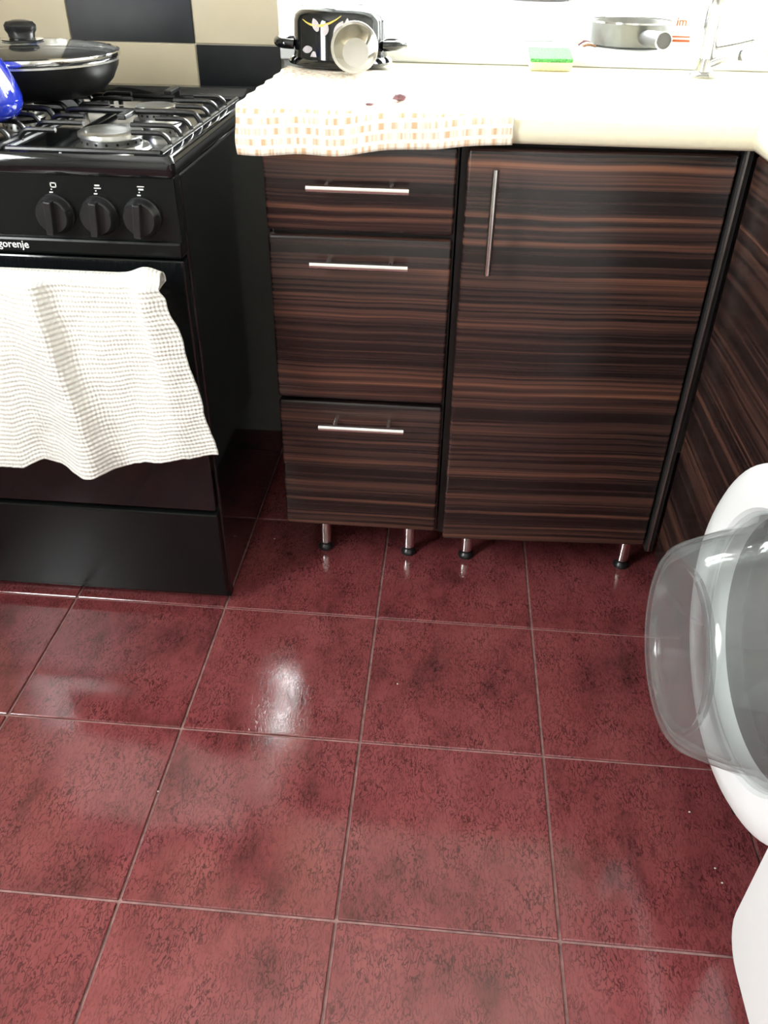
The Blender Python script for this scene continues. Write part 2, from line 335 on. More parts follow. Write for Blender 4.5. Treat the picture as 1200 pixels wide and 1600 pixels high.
# window over the counter
win = bpy.data.objects.new('window_1', None); COL.objects.link(win); win['kind'] = 'structure'; win['_o'] = [0, 0, 0]
obj('window_sill', BX((WX0, YW-0.012, WZ0-0.0298), (WX1, YW+0.30, WZ0), 0.003), 'white_plastic', win)
bm = B(); yw0, yw1 = YW+0.28, YW+0.34; fw = 0.05
box(bm, (WX0, yw0, WZ0), (WX0+fw, yw1, WZ1)); box(bm, (WX1-fw, yw0, WZ0), (WX1, yw1, WZ1)); box(bm, (WX0+fw, yw0, WZ0), (WX1-fw, yw1, WZ0+fw)); box(bm, (WX0+fw, yw0, WZ1-fw), (WX1-fw, yw1, WZ1)); xm = (WX0+WX1)/2
box(bm, (xm-.04, yw0, WZ0+fw), (xm+.04, yw1, WZ1-fw)); obj('window_frame', bm, 'white_plastic', win)
for a, b in ((WX0+fw, xm-.04), (xm+.04, WX1-fw)):
    obj('pane', BX((a, yw0+.025, WZ0+fw), (b, yw0+.031, WZ1-fw)), 'glass', win)
dr = bpy.data.objects.new('window_2', None); COL.objects.link(dr); dr['kind'] = 'structure'; dr['_o'] = [0, 0, 0]
bm = B(); f2 = 0.06; xa, xb = XL-.07, XL-.01
box(bm, (xa, RY0, RZ0), (xb, RY0+f2, RZ1)); box(bm, (xa, RY1-f2, RZ0), (xb, RY1, RZ1)); box(bm, (xa, RY0+f2, RZ0), (xb, RY1-f2, RZ0+f2)); box(bm, (xa, RY0+f2, RZ1-f2), (xb, RY1-f2, RZ1))
obj('window_frame', bm, 'white_plastic', dr); obj('pane', BX((XL-.045, RY0+f2, RZ0+f2), (XL-.039, RY1-f2, RZ1-f2)), 'glass', dr)
obj('window_sill', BX((XL-.1, RY0, RZ0-.03), (XL+.03, RY1, RZ0), .003), 'white_plastic', dr)
dr = bpy.data.objects.new('added_reflection_door', None); COL.objects.link(dr); dr['kind'] = 'structure'; dr['_o'] = [0, 0, 0]  # white door added out of view, for its pale reflection in the cabinet fronts
obj('added_door_leaf', BX((.15, YB-.01, .006), (.85, YB+.03, 2.02), .004), 'white_plastic', dr)
bm = B()
box(bm, (.09, YB, 0), (.15, YB+.04, 2.08)); box(bm, (.85, YB, 0), (.91, YB+.04, 2.08)); box(bm, (.15, YB, 2.02), (.85, YB+.04, 2.08)); obj('added_door_frame', bm, 'white_plastic', dr)
bm = B(); tube(bm, [(.21, YB+.03, 1.02), (.21, YB+.07, 1.02), (.32, YB+.075, 1.02)], .009, 10); obj('door_handle', bm, 'alu', dr, True)  # handle of the added rear door

# ------------------------------------------------------------------ gas cooker
SX0, SX1, SY0, SY1 = -0.79, -0.29, 0.0, 0.625
ck = thing('gas_cooker', 'black gas cooker with steel burners and a white towel on its oven handle', 'cooker', (-0.54, 0.31, 0))
obj('body', BX((SX0, SY0+.022, 0.03), (SX1, SY1, 0.806), 0.004), 'enamel', ck)
for x in (SX0+.05, SX1-.05):
    for y in (SY0+.06, SY1-.06):
        bm = B(); cyl(bm, (x, y, 0), (x, y, 0.035), 0.018); obj('foot', bm, 'plastic_black', ck, True)
obj('plinth', BX((SX0+.004, SY0+.03, 0.004), (SX1-.004, SY0+.05, 0.04)), 'satin_black', ck)
# worktop tray: raised rim around a recessed floor
bm = B(); zt = 0.833
def rect(x0, x1, y0, y1, z, r, n=5):
    pts = []
    for cx, cy, a0 in ((x1-r, y1-r, 0), (x0+r, y1-r, PI/2), (x0+r, y0+r, PI), (x1-r, y0+r, 1.5*PI)):
        for k in range(n+1):
            a = a0 + k*PI/2/n; pts.append(Vector((cx+r*math.cos(a), cy+r*math.sin(a), z)))
    return pts
a, b, c, d = SX0-.003, SX1+.003, SY0-.012, SY1
loft(bm, [rect(a+.004, b-.004, c+.004, d-.004, .806, .008), rect(a, b, c, d, .812, .01), rect(a, b, c, d, zt-.008, .01), rect(a+.006, b-.006, c+.006, d-.006, zt, .012),
          rect(a+.02, b-.02, c+.016, d-.03, zt, .012), rect(a+.026, b-.026, c+.022, d-.036, zt-.014, .014), rect(a+.05, b-.05, c+.05, d-.06, zt-.018, .02)], True, True, True)
obj('hob_top', bm, 'enamel', ck, True)
# burners
bx = (-0.665, -0.420); by = (0.120, 0.338)
for xi, x in enumerate(bx):
    for yi, y in enumerate(by):
        r = 0.046 if yi == 0 else 0.033
        bm = B(); z0 = zt-.017
        lathe(bm, [(r*1.25, 0), (r*1.2, .004), (r*.98, .006), (r*.98, .017)], (x, y, z0), n=36, cap1=True)
        br = obj('burner', bm, 'alu', ck, True)
        bm = B(); lathe(bm, [(r*1.02, .017), (r*1.06, .019), (r*1.04, .024), (r*.95, .026), (r*.5, .0245)], (x, y, z0), n=36, cap0=True, cap1=True)
        obj('burner_cap', bm, 'alu', br, True)
        bm = B()
        for k in range(18):
            t = 2*PI*k/18; q = Vector((math.cos(t), math.sin(t), 0))
            cyl(bm, Vector((x, y, z0+.012))+q*r*.96, Vector((x, y, z0+.012))+q*r*1.0, .0022, 6)
        obj('gas_ports', bm, 'plastic_black', br)
        bm = B(); cyl(bm, (x-r*1.05, y+r*.5, z0), (x-r*1.05, y+r*.5, z0+.022), .0035, 8); obj('igniter', bm, 'print_white', br, True)
# pan supports
def grate(x0, x1):
    y0, y1 = 0.018, 0.480; ym = (by[0]+by[1])/2; zr = zt-.001; zf = zt+.022; R = .0042
    bm = B()
    tube(bm, [(x0, y0, zr), (x0, y1, zr)], R, 8); tube(bm, [(x1, y0, zr), (x1, y1, zr)], R, 8)
    tube(bm, [(x0, y0, zr), (x1, y0, zr)], R, 8); tube(bm, [(x0, y1, zr), (x1, y1, zr)], R, 8)
    for x in (x0, x1):
        for y in (y0, y1): cyl(bm, (x, y, zt-.016), (x, y, zr), R*1.1, 8)
    g = obj('pan_support', bm, 'iron', ck, True)
    def finger(p, d, L):
        p = Vector(p); d = Vector(d); bm = B()
        pts = smooth_path([p, p + Vector((0, 0, .008)) + d*.002, p + Vector((0, 0, .0155)) + d*.010, p + Vector((0, 0, .017)) + d*.022, p + Vector((0, 0, .017)) + d*(L*.7), p + Vector((0, 0, .017)) + d*L], 4)
        tube(bm, pts, .0046, 8, 0.8); obj('finger', bm, 'iron', g, True)
    cx = (x0+x1)/2
    for y in by:
        for dy, L in ((-.055, .055), (0, .075), (.055, .055)):
            finger((x0, y+dy, zr), (1, 0, 0), L); finger((x1, y+dy, zr), (-1, 0, 0), L)
    bm = B(); tube(bm, smooth_path([(x0, ym, zr), (x0+.006, ym, zr+.012), (x0+.02, ym, zr+.017), (cx, ym, zr+.017), (x1-.02, ym, zr+.017), (x1-.006, ym, zr+.012), (x1, ym, zr)], 4), .0046, 8); obj('cross_bar', bm, 'iron', g, True)
    bm = B(); box(bm, (cx-.007, ym-.05, zr+.012), (cx+.007, ym+.004, zr+.020), .002); obj('finger', bm, 'iron', g)
    bm = B(); box(bm, (cx-.007, y1-.06, zr+.012), (cx+.007, y1, zr+.020), .002); box(bm, (cx-.005, y1-.004, zr-.003), (cx+.005, y1+.003, zr+.014)); obj('finger', bm, 'iron', g)
grate(-0.772, -0.553); grate(-0.535, -0.312)
# control panel, knobs, markings
pz0, pz1 = 0.716, 0.806
obj('control_panel', BX((SX0+.002, SY0-.002, pz0-.004), (SX1-.002, SY0+.03, pz1), .003), 'satin_black', ck)
obj('panel_lip', BX((SX0+.002, SY0-.009, 0.692), (SX1-.002, SY0+.03, pz0), .004), 'satin_black', ck)
def knob(x, z, rot=0.0):
    bm = B(); lathe(bm, [(.0275, 0), (.0275, .004), (.0255, .006), (.0245, .016), (.022, .019), (.0, .0192)], (x, SY0-.002, z), (0, -1, 0), 32, cap0=True)
    bmesh.ops.remove_doubles(bm, verts=bm.verts[:], dist=1e-5)
    k = obj('knob', bm, 'plastic_black', ck, True)
    bm = B(); box(bm, (-.0055, -.030, -.0235), (.0055, -.016, .0235), .002)
    bmesh.ops.transform(bm, matrix=Matrix.Translation((x, SY0-.002, z)) @ Matrix.Rotation(rot, 4, 'Y'), verts=bm.verts[:])
    obj('knob_grip', bm, 'plastic_black', k)
    bm = B(); box(bm, (x-.0035, SY0-.0032, z+.029), (x+.0015, SY0-.0018, z+.0305)); obj('knob_tick', bm, 'print_white', ck)
    bm = B(); box(bm, (x-.0008, SY0-.0032, z+.033), (x+.0008, SY0-.0018, z+.0345)); obj('knob_dot', bm, 'print_white', ck)
for x in (-0.472, -0.407, -0.344, -0.625, -0.69, -0.75): knob(x, 0.750, 0.10)
def marks(rects):
    bm = B()
    for x0, x1, z0, z1 in rects: box(bm, (x0, SY0-.0032, z0), (x1, SY0-.0018, z1))
    obj('burner_symbol', bm, 'print_white', ck)
x = -0.468; z = 0.789
marks([(x-.0045, x+.0045, z+.0028, z+.0042), (x-.0045, x+.0045, z-.0028, z-.0014), (x-.0045, x-.0031, z-.0028, z+.0042), (x+.0031, x+.0045, z-.0028, z+.0042)])
x = -0.404; marks([(x-.0035, x+.0035, z+.0012, z+.0032), (x-.005, x+.005, z-.0022, z-.0010)])
x = -0.341; marks([(x-.005, x+.005, z+.0020, z+.0032), (x-.0035, x+.0035, z-.0022, z-.0002)])
def text_mesh(s, size, name, mat, parent, loc, rx=PI/2, ext=0.0003, bold=False):
    cu = bpy.data.curves.new('txt', 'FONT'); cu.body = s; cu.size = size; cu.extrude = ext; cu.resolution_u = 3
    if bold: cu.offset = size*0.012
    to = bpy.data.objects.new('txt', cu); COL.objects.link(to); bpy.context.view_layer.update()
    me = bpy.data.meshes.new_from_object(to.evaluated_get(bpy.context.evaluated_depsgraph_get()))
    bpy.data.objects.remove(to); bm = B(); bm.from_mesh(me); bpy.data.meshes.remove(me)
    bmesh.ops.transform(bm, matrix=Matrix.Translation(loc) @ Matrix.Rotation(rx, 4, 'X'), verts=bm.verts[:])
    return obj(name, bm, mat, parent, recalc=False)
t = text_mesh('gorenje', 0.0155, 'brand_lettering', 'print_white', ck, (-0.5685, SY0-.0095, 0.7005), bold=True); t['label'] = 'white brand lettering'
# oven door, handle, drawer
obj('oven_door', BX((SX0+.003, SY0, 0.232), (SX1-.003, SY0+.03, 0.687), .003), 'black_glass', ck)
obj('oven_drawer', BX((SX0+.003, SY0+.002, 0.03), (SX1-.003, SY0+.03, 0.222), .004), 'satin_black', ck)
bm = B(); tube(bm, [(-0.745, -.036, .664), (-0.335, -.036, .664)], .0085, 12)
for x in (-.72, -.36): tube(bm, [(x, .004, .664), (x, -.036, .664)], .007, 10)
obj('door_handle', bm, 'plastic_black', ck, True)

# white waffle towel over the oven handle
def lerp_tab(tab, x):
    if x <= tab[0][0]: return tab[0][1]
    for (a, va), (b, vb) in zip(tab, tab[1:]):
        if x <= b: t = (x-a)/(b-a); t = t*t*(3-2*t) if True else t; return va + (vb-va)*t
    return tab[-1][1]
BOT = [(-.74, .350), (-.66, .338), (-.60, .345), (-.555, .362), (-.535, .357), (-.48, .343), (-.43, .350), (-.371, .367), (-.31, .380), (-.26, .387)]
def edge_r(s): return lerp_tab([(0, -.316), (.06, -.309), (.3, -.291), (.7, -.274), (1, -.259)], s)
bm = B(); NU, NV = 150, 150; uvs = {}
grid = []
for j in range(NV+1):
    row = []
    for i in range(NU+1):
        u = i/NU; v = j/NV
        # v: 0..0.25 back sheet, then over the bar, then the front sheet
        if v < 0.22:
            s = 1 - v/0.22; xr = -.316 - .03*min(1, s*4); xl = -.72; x = xl + (xr-xl)*u
            z = .664 - s*.14; y = -.0225 + .006*s
        elif v < 0.30:
            t = (v-.22)/.08; s = 0; xr = edge_r(0); x = -.72 + (xr+.72)*u
            ang = t*PI; y = -.036 + .0135*math.cos(ang); z = .664 + .0135*math.sin(ang)
            pleat = math.exp(-((x+.338)/.022)**2); z += (.012*pleat)*math.sin(ang); y -= .006*pleat*math.sin(ang)
        else:
            s = (v-.30)/.70; xr = edge_r(s); x = -.72 + (xr+.72)*u
            zb = lerp_tab(BOT, x); z = .664 + (zb-.664)*s
            y = -.0495 - .010*s
            # folds
            xf = -.505 + .012*math.sin(s*2) + .058*s*s - .03*s**4; dx = x - xf
            amp = .030*math.exp(-((s-.30)/.55)**2)
            y -= amp*math.exp(-(dx/.05)**2) if dx < 0 else amp*math.exp(-(dx/.016)**2)
            y += .016*s*math.exp(-((dx-.040)/.03)**2)
            y -= .016*s*s*math.exp(-((x+.47)/.05)**2)
            xg = -.345 + .035*s; dg = x-xg; ag = .020*math.exp(-(s/.5)**2)
            y -= ag*(math.exp(-(dg/.03)**2) if dg > 0 else math.exp(-(dg/.010)**2))
            y += .010*math.sin(x*48+s*2)*s*.5
            y += .0018*noise.noise((x*30, z*30, 3))
            y = min(y, -.012)
        x += .0012*noise.noise((z*60, 5, u)) if u > .97 else 0
        if v > .985: z += .0015*noise.noise((x*80, 1, 1))
        vert = bm.verts.new((x, y, z)); uvs[vert] = (u*.46, v*.52); row.append(vert)
    grid.append(row)
ul = bm.loops.layers.uv.new('UVMap')
for j in range(NV):
    for i in range(NU):
        f = bm.faces.new((grid[j][i], grid[j][i+1], grid[j+1][i+1], grid[j+1][i]))
        for l in f.loops: l[ul].uv = uvs[l.vert]
tw = obj('dish_towel', bm, 'towel', smooth=True); tw.data.set_sharp_from_angle(angle=PI) 
tag(tw, 'white waffle weave dish towel hanging from the oven handle', 'towel'); center_mesh(tw, (-.48, -.04, .35))
md = tw.modifiers.new('cloth', 'SOLIDIFY'); md.thickness = .0016; md.offset = 0

# frying pan with glass lid on the rear left burner
zg = zt - .001 + .017 + .0046
pc = at_y(35, 60, .345); px, py = pc.x, .345; PR = .152
pan = thing('frying_pan', 'black non-stick frying pan on the rear of the gas hob', 'pan', (px, py, zg))
bm = B(); lathe(bm, [(.0, 0), (.105, 0), (.118, .004), (.138, .022), (.149, .042), (.1515, .052), (.149, .052), (.146, .043), (.135, .024), (.115, .007), (.0, .005)], (px, py, zg), n=64)
bmesh.ops.remove_doubles(bm, verts=bm.verts[:], dist=1e-5); obj('pan_body', bm, 'pan_black', pan, True)
bm = B(); lathe(bm, [(.1490, .0515), (.1525, .0515), (.1525, .0545), (.1490, .0545), (.1490, .0515)], (px, py, zg), n=64); obj('pan_rim', bm, 'alu', pan, True)
bm = B(); dh = Vector((-.8, .3, 0)).normalized(); p0 = Vector((px, py, zg+.042))+dh*.146
tube(bm, smooth_path([p0, p0+dh*.04+Vector((0, 0, .012)), p0+dh*.11+Vector((0, 0, .022)), p0+dh*.17+Vector((0, 0, .02))], 5), .011, 12, .7); obj('pan_handle', bm, 'plastic_black', pan, True)
lid = thing('pan_lid', 'domed glass pan lid with black knob resting on the frying pan', 'lid', (px, py, zg+.055))
zl = zg+.055
bm = B(); lathe(bm, [(.1535, 0), (.1555, .004), (.1545, .010), (.1505, .0115), (.1495, .009), (.1495, 0), (.1535, 0)], (px, py, zl), n=64); obj('lid_rim', bm, 'chrome', lid, True)
bm = B(); lathe(bm, [(.1500, .010), (.135, .0135), (.11, .0175), (.08, .021), (.05, .023), (.02, .024)], (px, py, zl), n=64, cap1=True); obj('lid_glass', bm, 'lid_glass', lid, True)
bm = B(); lathe(bm, [(.0, .024), (.033, .0245), (.034, .0262), (.030, .027), (.012, .028)], (px, py, zl), n=40, cap1=True); obj('knob_plate', bm, 'chrome', lid, True)
bm = B(); lathe(bm, [(.019, .027), (.021, .029), (.0215, .034), (.0250, .039), (.0255, .046), (.0215, .051), (.010, .0535), (.0, .054)], (px, py, zl), n=40, cap0=True)
bmesh.ops.remove_doubles(bm, verts=bm.verts[:], dist=1e-5); obj('knob', bm, 'plastic_black', lid, True)

# blue enamel kettle on the front left burner, only its flank is in the picture
kr = at_y(26, 155, .10); kc = (kr.x-.085, .10, zg)
kt = thing('enamel_kettle', 'glossy cobalt blue enamel kettle on the front left burner', 'kettle', kc)
bm = B(); lathe(bm, [(.0, 0), (.066, 0), (.078, .006), (.0845, .018), (.085, .030), (.080, .05), (.070, .072), (.058, .094), (.046, .108), (.040, .112)], kc, n=56)
bmesh.ops.remove_doubles(bm, verts=bm.verts[:], dist=1e-5); obj('kettle_body', bm, 'blue', kt, True)
bm = B(); lathe(bm, [(.042, .111), (.043, .114), (.03, .122), (.008, .126), (.008, .132), (.013, .136), (.012, .144), (.0, .147)], kc, n=40, cap0=True)
bmesh.ops.remove_doubles(bm, verts=bm.verts[:], dist=1e-5); obj('kettle_lid', bm, 'blue', kt, True)
K = Vector(kc); bm = B(); tube(bm, smooth_path([K+Vector((-.060, .02, .05)), K+Vector((-.095, .03, .07)), K+Vector((-.125, .04, .10))], 6), [.018]*5+[.014]*4+[.010]*4, 14); obj('spout', bm, 'blue', kt, True)
bm = B(); tube(bm, smooth_path([K+Vector((-.02, -.055, .09)), K+Vector((-.02, -.062, .15)), K+Vector((-.02, 0, .19)), K+Vector((-.02, .062, .15)), K+Vector((-.02, .055, .09))], 6), .006, 10); obj('kettle_handle', bm, 'plastic_black', kt, True)

# ------------------------------------------------------------------ base cabinets
FY = 0.13
def bar_handle(parent, p, q, off=Vector((0, -.032, 0)), inset=.028, r=.0055):
    """steel bar handle from p to q on the front surface"""
    p = Vector(p); q = Vector(q); d = (q-p).normalized(); bm = B()
    cyl(bm, p+off, q+off, r, 14)
    for a in (p+d*inset, q-d*inset): cyl(bm, a, a+off, .0042, 10)
    h = obj('bar_handle', bm, 'chrome', parent, True); return h
def leg(parent, x, y, ztop):
    bm = B(); lathe(bm, [(.0, 0), (.016, 0), (.0165, .004), (.0145, .008), (.011, .012), (.011, .020)], (x, y, 0), n=20); bmesh.ops.remove_doubles(bm, verts=bm.verts[:], dist=1e-5)
    l = None
    bm2 = B(); lathe(bm2, [(.0125, .018), (.0125, ztop)], (x, y, 0), n=20, cap0=True, cap1=True)
    l = obj('leg', bm2, 'chrome', parent, True); obj('foot', bm, 'plastic_black', l, True)
dc = thing('drawer_cabinet', 'narrow striped ebony cabinet with three drawers beside the cooker', 'cabinet', (-.045, .40, 0))
obj('carcass', BX((-.188, FY+.022, .108), (.105, .69, .842)), 'carcass', dc)
obj('added_side_panel', BX((-.1895, FY+.024, .108), (-.1875, .69, .842)), 'side_white', dc)  # pale panel added here to lift the glow reflected onto the floor
for z0, z1, hz, hx in ((.120, .396, .361, (-.117, .036)), (.402, .692, .656, (-.1215, .0345)), (.700, .832, .773, (-.1225, .033))):
    fy = FY if z0 < .69 else FY-.002
    d = obj('drawer', BX((-.1935, fy, z0), (.1025, FY+.020, z1), .005, 3), 'wood_x', dc, True)
    bar_handle(d, (hx[0], fy, hz), (hx[1], fy, hz))
for x, y in ((-.130, .215), (.049, .215), (-.130, .62), (.049, .62)): leg(dc, x, y, .11)
sc = thing('sink_cabinet', 'striped ebony cabinet with one wide door standing slightly ajar', 'cabinet', (.31, .40, 0))
obj('carcass', BX((.108, FY+.022, .105), (.521, .69, .842)), 'carcass', sc)
# door hinged at its right edge, a little open
hx, hy, ajar = .511, FY+.010, .045
bm = B(); box(bm, (.1175, FY, .1165), (.511, FY+.020, .833), .005, 3)
R = Matrix.Translation((hx, hy, 0)) @ Matrix.Rotation(ajar, 4, 'Z') @ Matrix.Translation((-hx, -hy, 0))
bmesh.ops.transform(bm, matrix=R, verts=bm.verts[:])
d = obj('door', bm, 'wood_x', sc, True)
ph = [R @ Vector((.158, FY, .657)), R @ Vector((.158, FY, .812))]
bar_handle(d, ph[0], ph[1])
bm = B(); box(bm, (.514, FY-.006, .108), (.528, FY+.022, .842), .001); obj('corner_post', bm, 'carcass', sc)
bm = B(); box(bm, (.5165, FY-.0105, .112), (.5195, FY-.006, .84)); obj('corner_strip', bm, 'alu', sc)
for x, y in ((.172, .215), (.500, .215), (.172, .62), (.500, .62)): leg(sc, x, y, .11)
rc = thing('corner_cabinet', 'striped ebony cabinet with plain side-facing panel next to the washing machine', 'cabinet', (.80, -.18, 0))
obj('carcass', BX((.551, -.47, .105), (1.12, .118, .842)), 'carcass', rc)
obj('door', BX((.530, -.465, .108), (.549, .118, .836), .005, 3), 'wood_y', rc, True)
for x, y in ((.62, .07), (.62, -.36), (1.07, .07), (1.07, -.36)): leg(rc, x, y, .108)
# worktop
bm = B(); z0, z1 = .842, .875
prof = [(0, z0), (-.006, z0+.001), (-.0105, z0+.006), (-.012, z0+.016), (-.0105, z1-.007), (-.006, z1-.0015), (0, z1)]
box(bm, (-.205, .112, z0), (.556, YW-.010, z1)); box(bm, (.556, .498, z0), (.96, YW, z1)); box(bm, (.96, -.48, z0), (XR, YW, z1)); box(bm, (.556, -.48, z0), (.96, .132, z1)); box(bm, (.527, -.48, z0), (.556, .112, z1))
loft(bm, [[Vector((x, .112+dy, z)) for dy, z in prof] for x in (-.205, .527)], False)
loft(bm, [[Vector((.527+dy, y, z)) for dy, z in prof] for y in (-.48, .1115)], False)
wt = obj('worktop', bm, 'counter', smooth=True); tag(wt, 'cream laminate worktop running along the window and round the corner', 'worktop'); wt['_o'] = [0, 0, 0]
# sink in the corner
sk = thing('sink', 'white rounded sink let into the corner of the cream worktop', 'sink', (.75, .30, .875))
bm = B(); X0, X1, Y0, Y1 = .548, .965, .125, .505
loft(bm, [rect(X0, X1, Y0, Y1, .875, .05), rect(X0, X1, Y0, Y1, .879, .05), rect(X0+.006, X1-.006, Y0+.006, Y1-.006, .8805, .05), rect(X0+.014, X1-.014, Y0+.014, Y1-.014, .878, .05), rect(X0+.022, X1-.022, Y0+.022, Y1-.022, .862, .055), rect(X0+.035, X1-.035, Y0+.035, Y1-.035, .80, .06), rect(X0+.08, X1-.08, Y0+.08, Y1-.08, .775, .07)], True, False, True)
obj('basin', bm, 'white_enamel', sk, True)
bm = B(); lathe(bm, [(.0, .7755), (.032, .7755), (.036, .7785), (.038, .7755)], (.75, .30, 0), n=28); obj('drain', bm, 'chrome', sk, True)
o = obj('food_scrap', BX((0, 0, 0), (.001, .001, .001)), 'brown'); bpy.data.objects.remove(o)
def lump(name, c, s, mat, label, cat, seed=0, flat=.4, group=None):
    bm = B(); bmesh.ops.create_icosphere(bm, subdivisions=3, radius=1)
    for v in bm.verts:
        k = 1 + .45*noise.noise(v.co*1.6 + Vector((seed, seed*2, 0)))
        v.co = Vector((v.co.x*s*k, v.co.y*s*.7*k, v.co.z*s*flat*k))
    zmin = min(v.co.z for v in bm.verts)
    for v in bm.verts: v.co.z -= zmin
    o = obj(name, bm, mat, smooth=True); o.location = c; return tag(o, label, cat, group)

# tap behind the sink
fb = Vector((.553, .595, .875))
tp = thing('sink_tap', 'chrome sink tap with a low curved spout behind the corner sink', 'tap', fb)
bm = B(); lathe(bm, [(.026, 0), (.027, .003), (.024, .007), (.017, .010), (.016, .03)], fb, n=28, cap0=True, cap1=True); obj('base', bm, 'tap_chrome', tp, True)
bm = B(); lathe(bm, [(.0135, .02), (.0135, .075), (.017, .08), (.017, .17), (.012, .18)], fb, n=28, cap0=True, cap1=True); obj('column', bm, 'tap_chrome', tp, True)
def atp(x, y, Y): return at_y(x, y, Y)
bm = B(); tube(bm, smooth_path([fb+Vector((.004, -.004, .018)), atp(1112, 99, .585), atp(1132, 92, .565), atp(1155, 87, .54), atp(1180, 83, .51), atp(1200, 80, .48)], 6), .0075, 12); sp = obj('spout', bm, 'tap_chrome', tp, True)
bm = B(); q = atp(1158, 86, .537); cyl(bm, q+Vector((-.002, .001, 0)), q+Vector((.003, -.002, 0)), .0095, 16); obj('spout_ring', bm, 'dark_grey', sp, True)
bm = B(); tube(bm, smooth_path([fb+Vector((.010, 0, .05)), atp(1122, 75, .59), atp(1150, 70, .57), atp(1180, 63, .55)], 6), .004, 10); obj('lever', bm, 'tap_chrome', tp, True)
s = at_z(1175, 156, .80); lump('food_scrap', (.605, .33, .797), .010, 'brown', 'small brown food scrap lying in the white sink', 'scrap', 2)

# cream towel with orange dashes over the worktop edge
bm = B(); NU, NV = 110, 90; uvs = {}; grid = []
for j in range(NV+1):
    row = []
    for i in range(NU+1):
        u = i/NU; s = j/NV*.50           # metres from the far edge
        x0 = -.222; x1 = .179
        back = .525 + .012*math.sin(u*9); front = .094
        Ltop = back-front; tot = Ltop + lerp_tab([(0, .058), (.3, .056), (.7, .042), (1, .032)], u) + .0012*math.sin(u*21)
        q = j/NV*tot
        x = x0 + (x1-x0)*u
        rr = .010
        if q < Ltop-rr:
            y = back - q; z = .8795 + .0015*noise.noise((x*14, y*14, 0)) + .0012
            z += .003*math.exp(-((u-0)/.05)**2)
        elif q < Ltop + rr*.57:
            t = (q-(Ltop-rr))/(rr*1.57); a = t*PI/2; y = front + rr - rr*math.sin(a); z = .8805 - rr + rr*math.cos(a)
        else:
            h = q-(Ltop+rr*.57); y = front - .0015*math.sin(u*17)*h/.05 - .001; z = .8705 - h
        if u < .08 and q < Ltop: x -= .0
        x += .0018*math.sin(q*90)*(1 if u < .02 else 0) 
        v = bm.verts.new((x, y, z)); uvs[v] = (x+.3, -q+tot); row.append(v)
    grid.append(row)
ul = bm.loops.layers.uv.new('UVMap')
for j in range(NV):
    for i in range(NU):
        f = bm.faces.new((grid[j][i], grid[j][i+1], grid[j+1][i+1], grid[j+1][i]))
        for l in f.loops: l[ul].uv = uvs[l.vert]
ct = obj('counter_towel', bm, 'towel_o', smooth=True); ct.data.set_sharp_from_angle(angle=PI)
tag(ct, 'cream towel with orange dashes spread over the worktop edge', 'towel'); center_mesh(ct, (-.02, .3, .8775))
md = ct.modifiers.new('cloth', 'SOLIDIFY'); md.thickness = .003; md.offset = -1

# upturned black enamel pot
pz = .884; pc = Vector((-.130, .585, pz))
pt = thing('enamel_pot', 'black enamel pot with flower decal drying upside down on the towel', 'pot', pc)
prof = [(.0935, 0), (.098, .002), (.099, .006), (.0945, .010), (.089, .013), (.0875, .02), (.0865, .070), (.084, .080), (.076, .0885), (.062, .0925), (.058, .090), (.0, .090)]
bm = B(); lathe(bm, prof, pc, n=64); bmesh.ops.remove_doubles(bm, verts=bm.verts[:], dist=1e-5); obj('pot_body', bm, 'enamel', pt, True)
for sgn in (-1, 1):
    bm = B()
    tube(bm, smooth_path([pc+Vector((sgn*.084, -.030, .032)), pc+Vector((sgn*.106, -.028, .033)), pc+Vector((sgn*.119, 0, .034)), pc+Vector((sgn*.106, .028, .033)), pc+Vector((sgn*.084, .030, .032))], 6), .0085, 12)
    obj('handle', bm, 'enamel', pt, True)
def decal(pts_ang_h, mat, name, wid):
    """thin printed band on the pot wall: list of (angle from front in rad, height, half width)"""
    bm = B(); rr = .0877; rings = []
    for a, h, wd in pts_ang_h:
        r = rr + .0004
        for sg in (1,): pass
        q = lambda hh: pc + Vector((math.sin(a)*r, -math.cos(a)*r, hh))
        rings.append([q(h-wd), q(h+wd)])
    loft(bm, rings, False); return obj(name, bm, mat, pt, True)
decal([(-.75+.1*k, .075-.0045*k+.0006*k*k, .0006+.0016*math.sin(k/9*PI)) for k in range(10)], 'yellow', 'yellow_stem', 1)
decal([(.75+.05*k, .048-.006*k, .0006+.0014*math.sin(k/5*PI)) for k in range(6)], 'yellow', 'yellow_stem', 1)
def petal(a0, h0, L, W, ang, name='petal'):
    bm = B(); n = 10; r = .0881; rings = []
    for k in range(n+1):
        t = k/n; ww = W*math.sin(PI*min(1, t*.93+.07))**.8
        cx, cz = math.cos(ang)*L*t, math.sin(ang)*L*t; nx, nz = -math.sin(ang)*ww, math.cos(ang)*ww
        rings.append([pc + Vector((math.sin(a0+(cx+s*nx)/r)*r, -math.cos(a0+(cx+s*nx)/r)*r, h0+cz+s*nz)) for s in (-1, 0, 1)])
    loft(bm, rings, False); obj(name, bm, 'lilac', pt, True)
for a0, h0, L, W, an in ((-.35, .058, .022, .007, 2.0), (-.22, .052, .020, .006, 1.2), (.0, .050, .030, .007, 1.0), (.25, .05, .03, .006, 1.5), (.55, .035, .032, .006, 1.8), (.65, .035, .03, .006, 1.3), (-.5, .030, .026, .006, 3.3), (-.45, .026, .024, .007, 4.5), (.6, .030, .026, .006, -1.2)):
    petal(a0, h0, L, W, an)
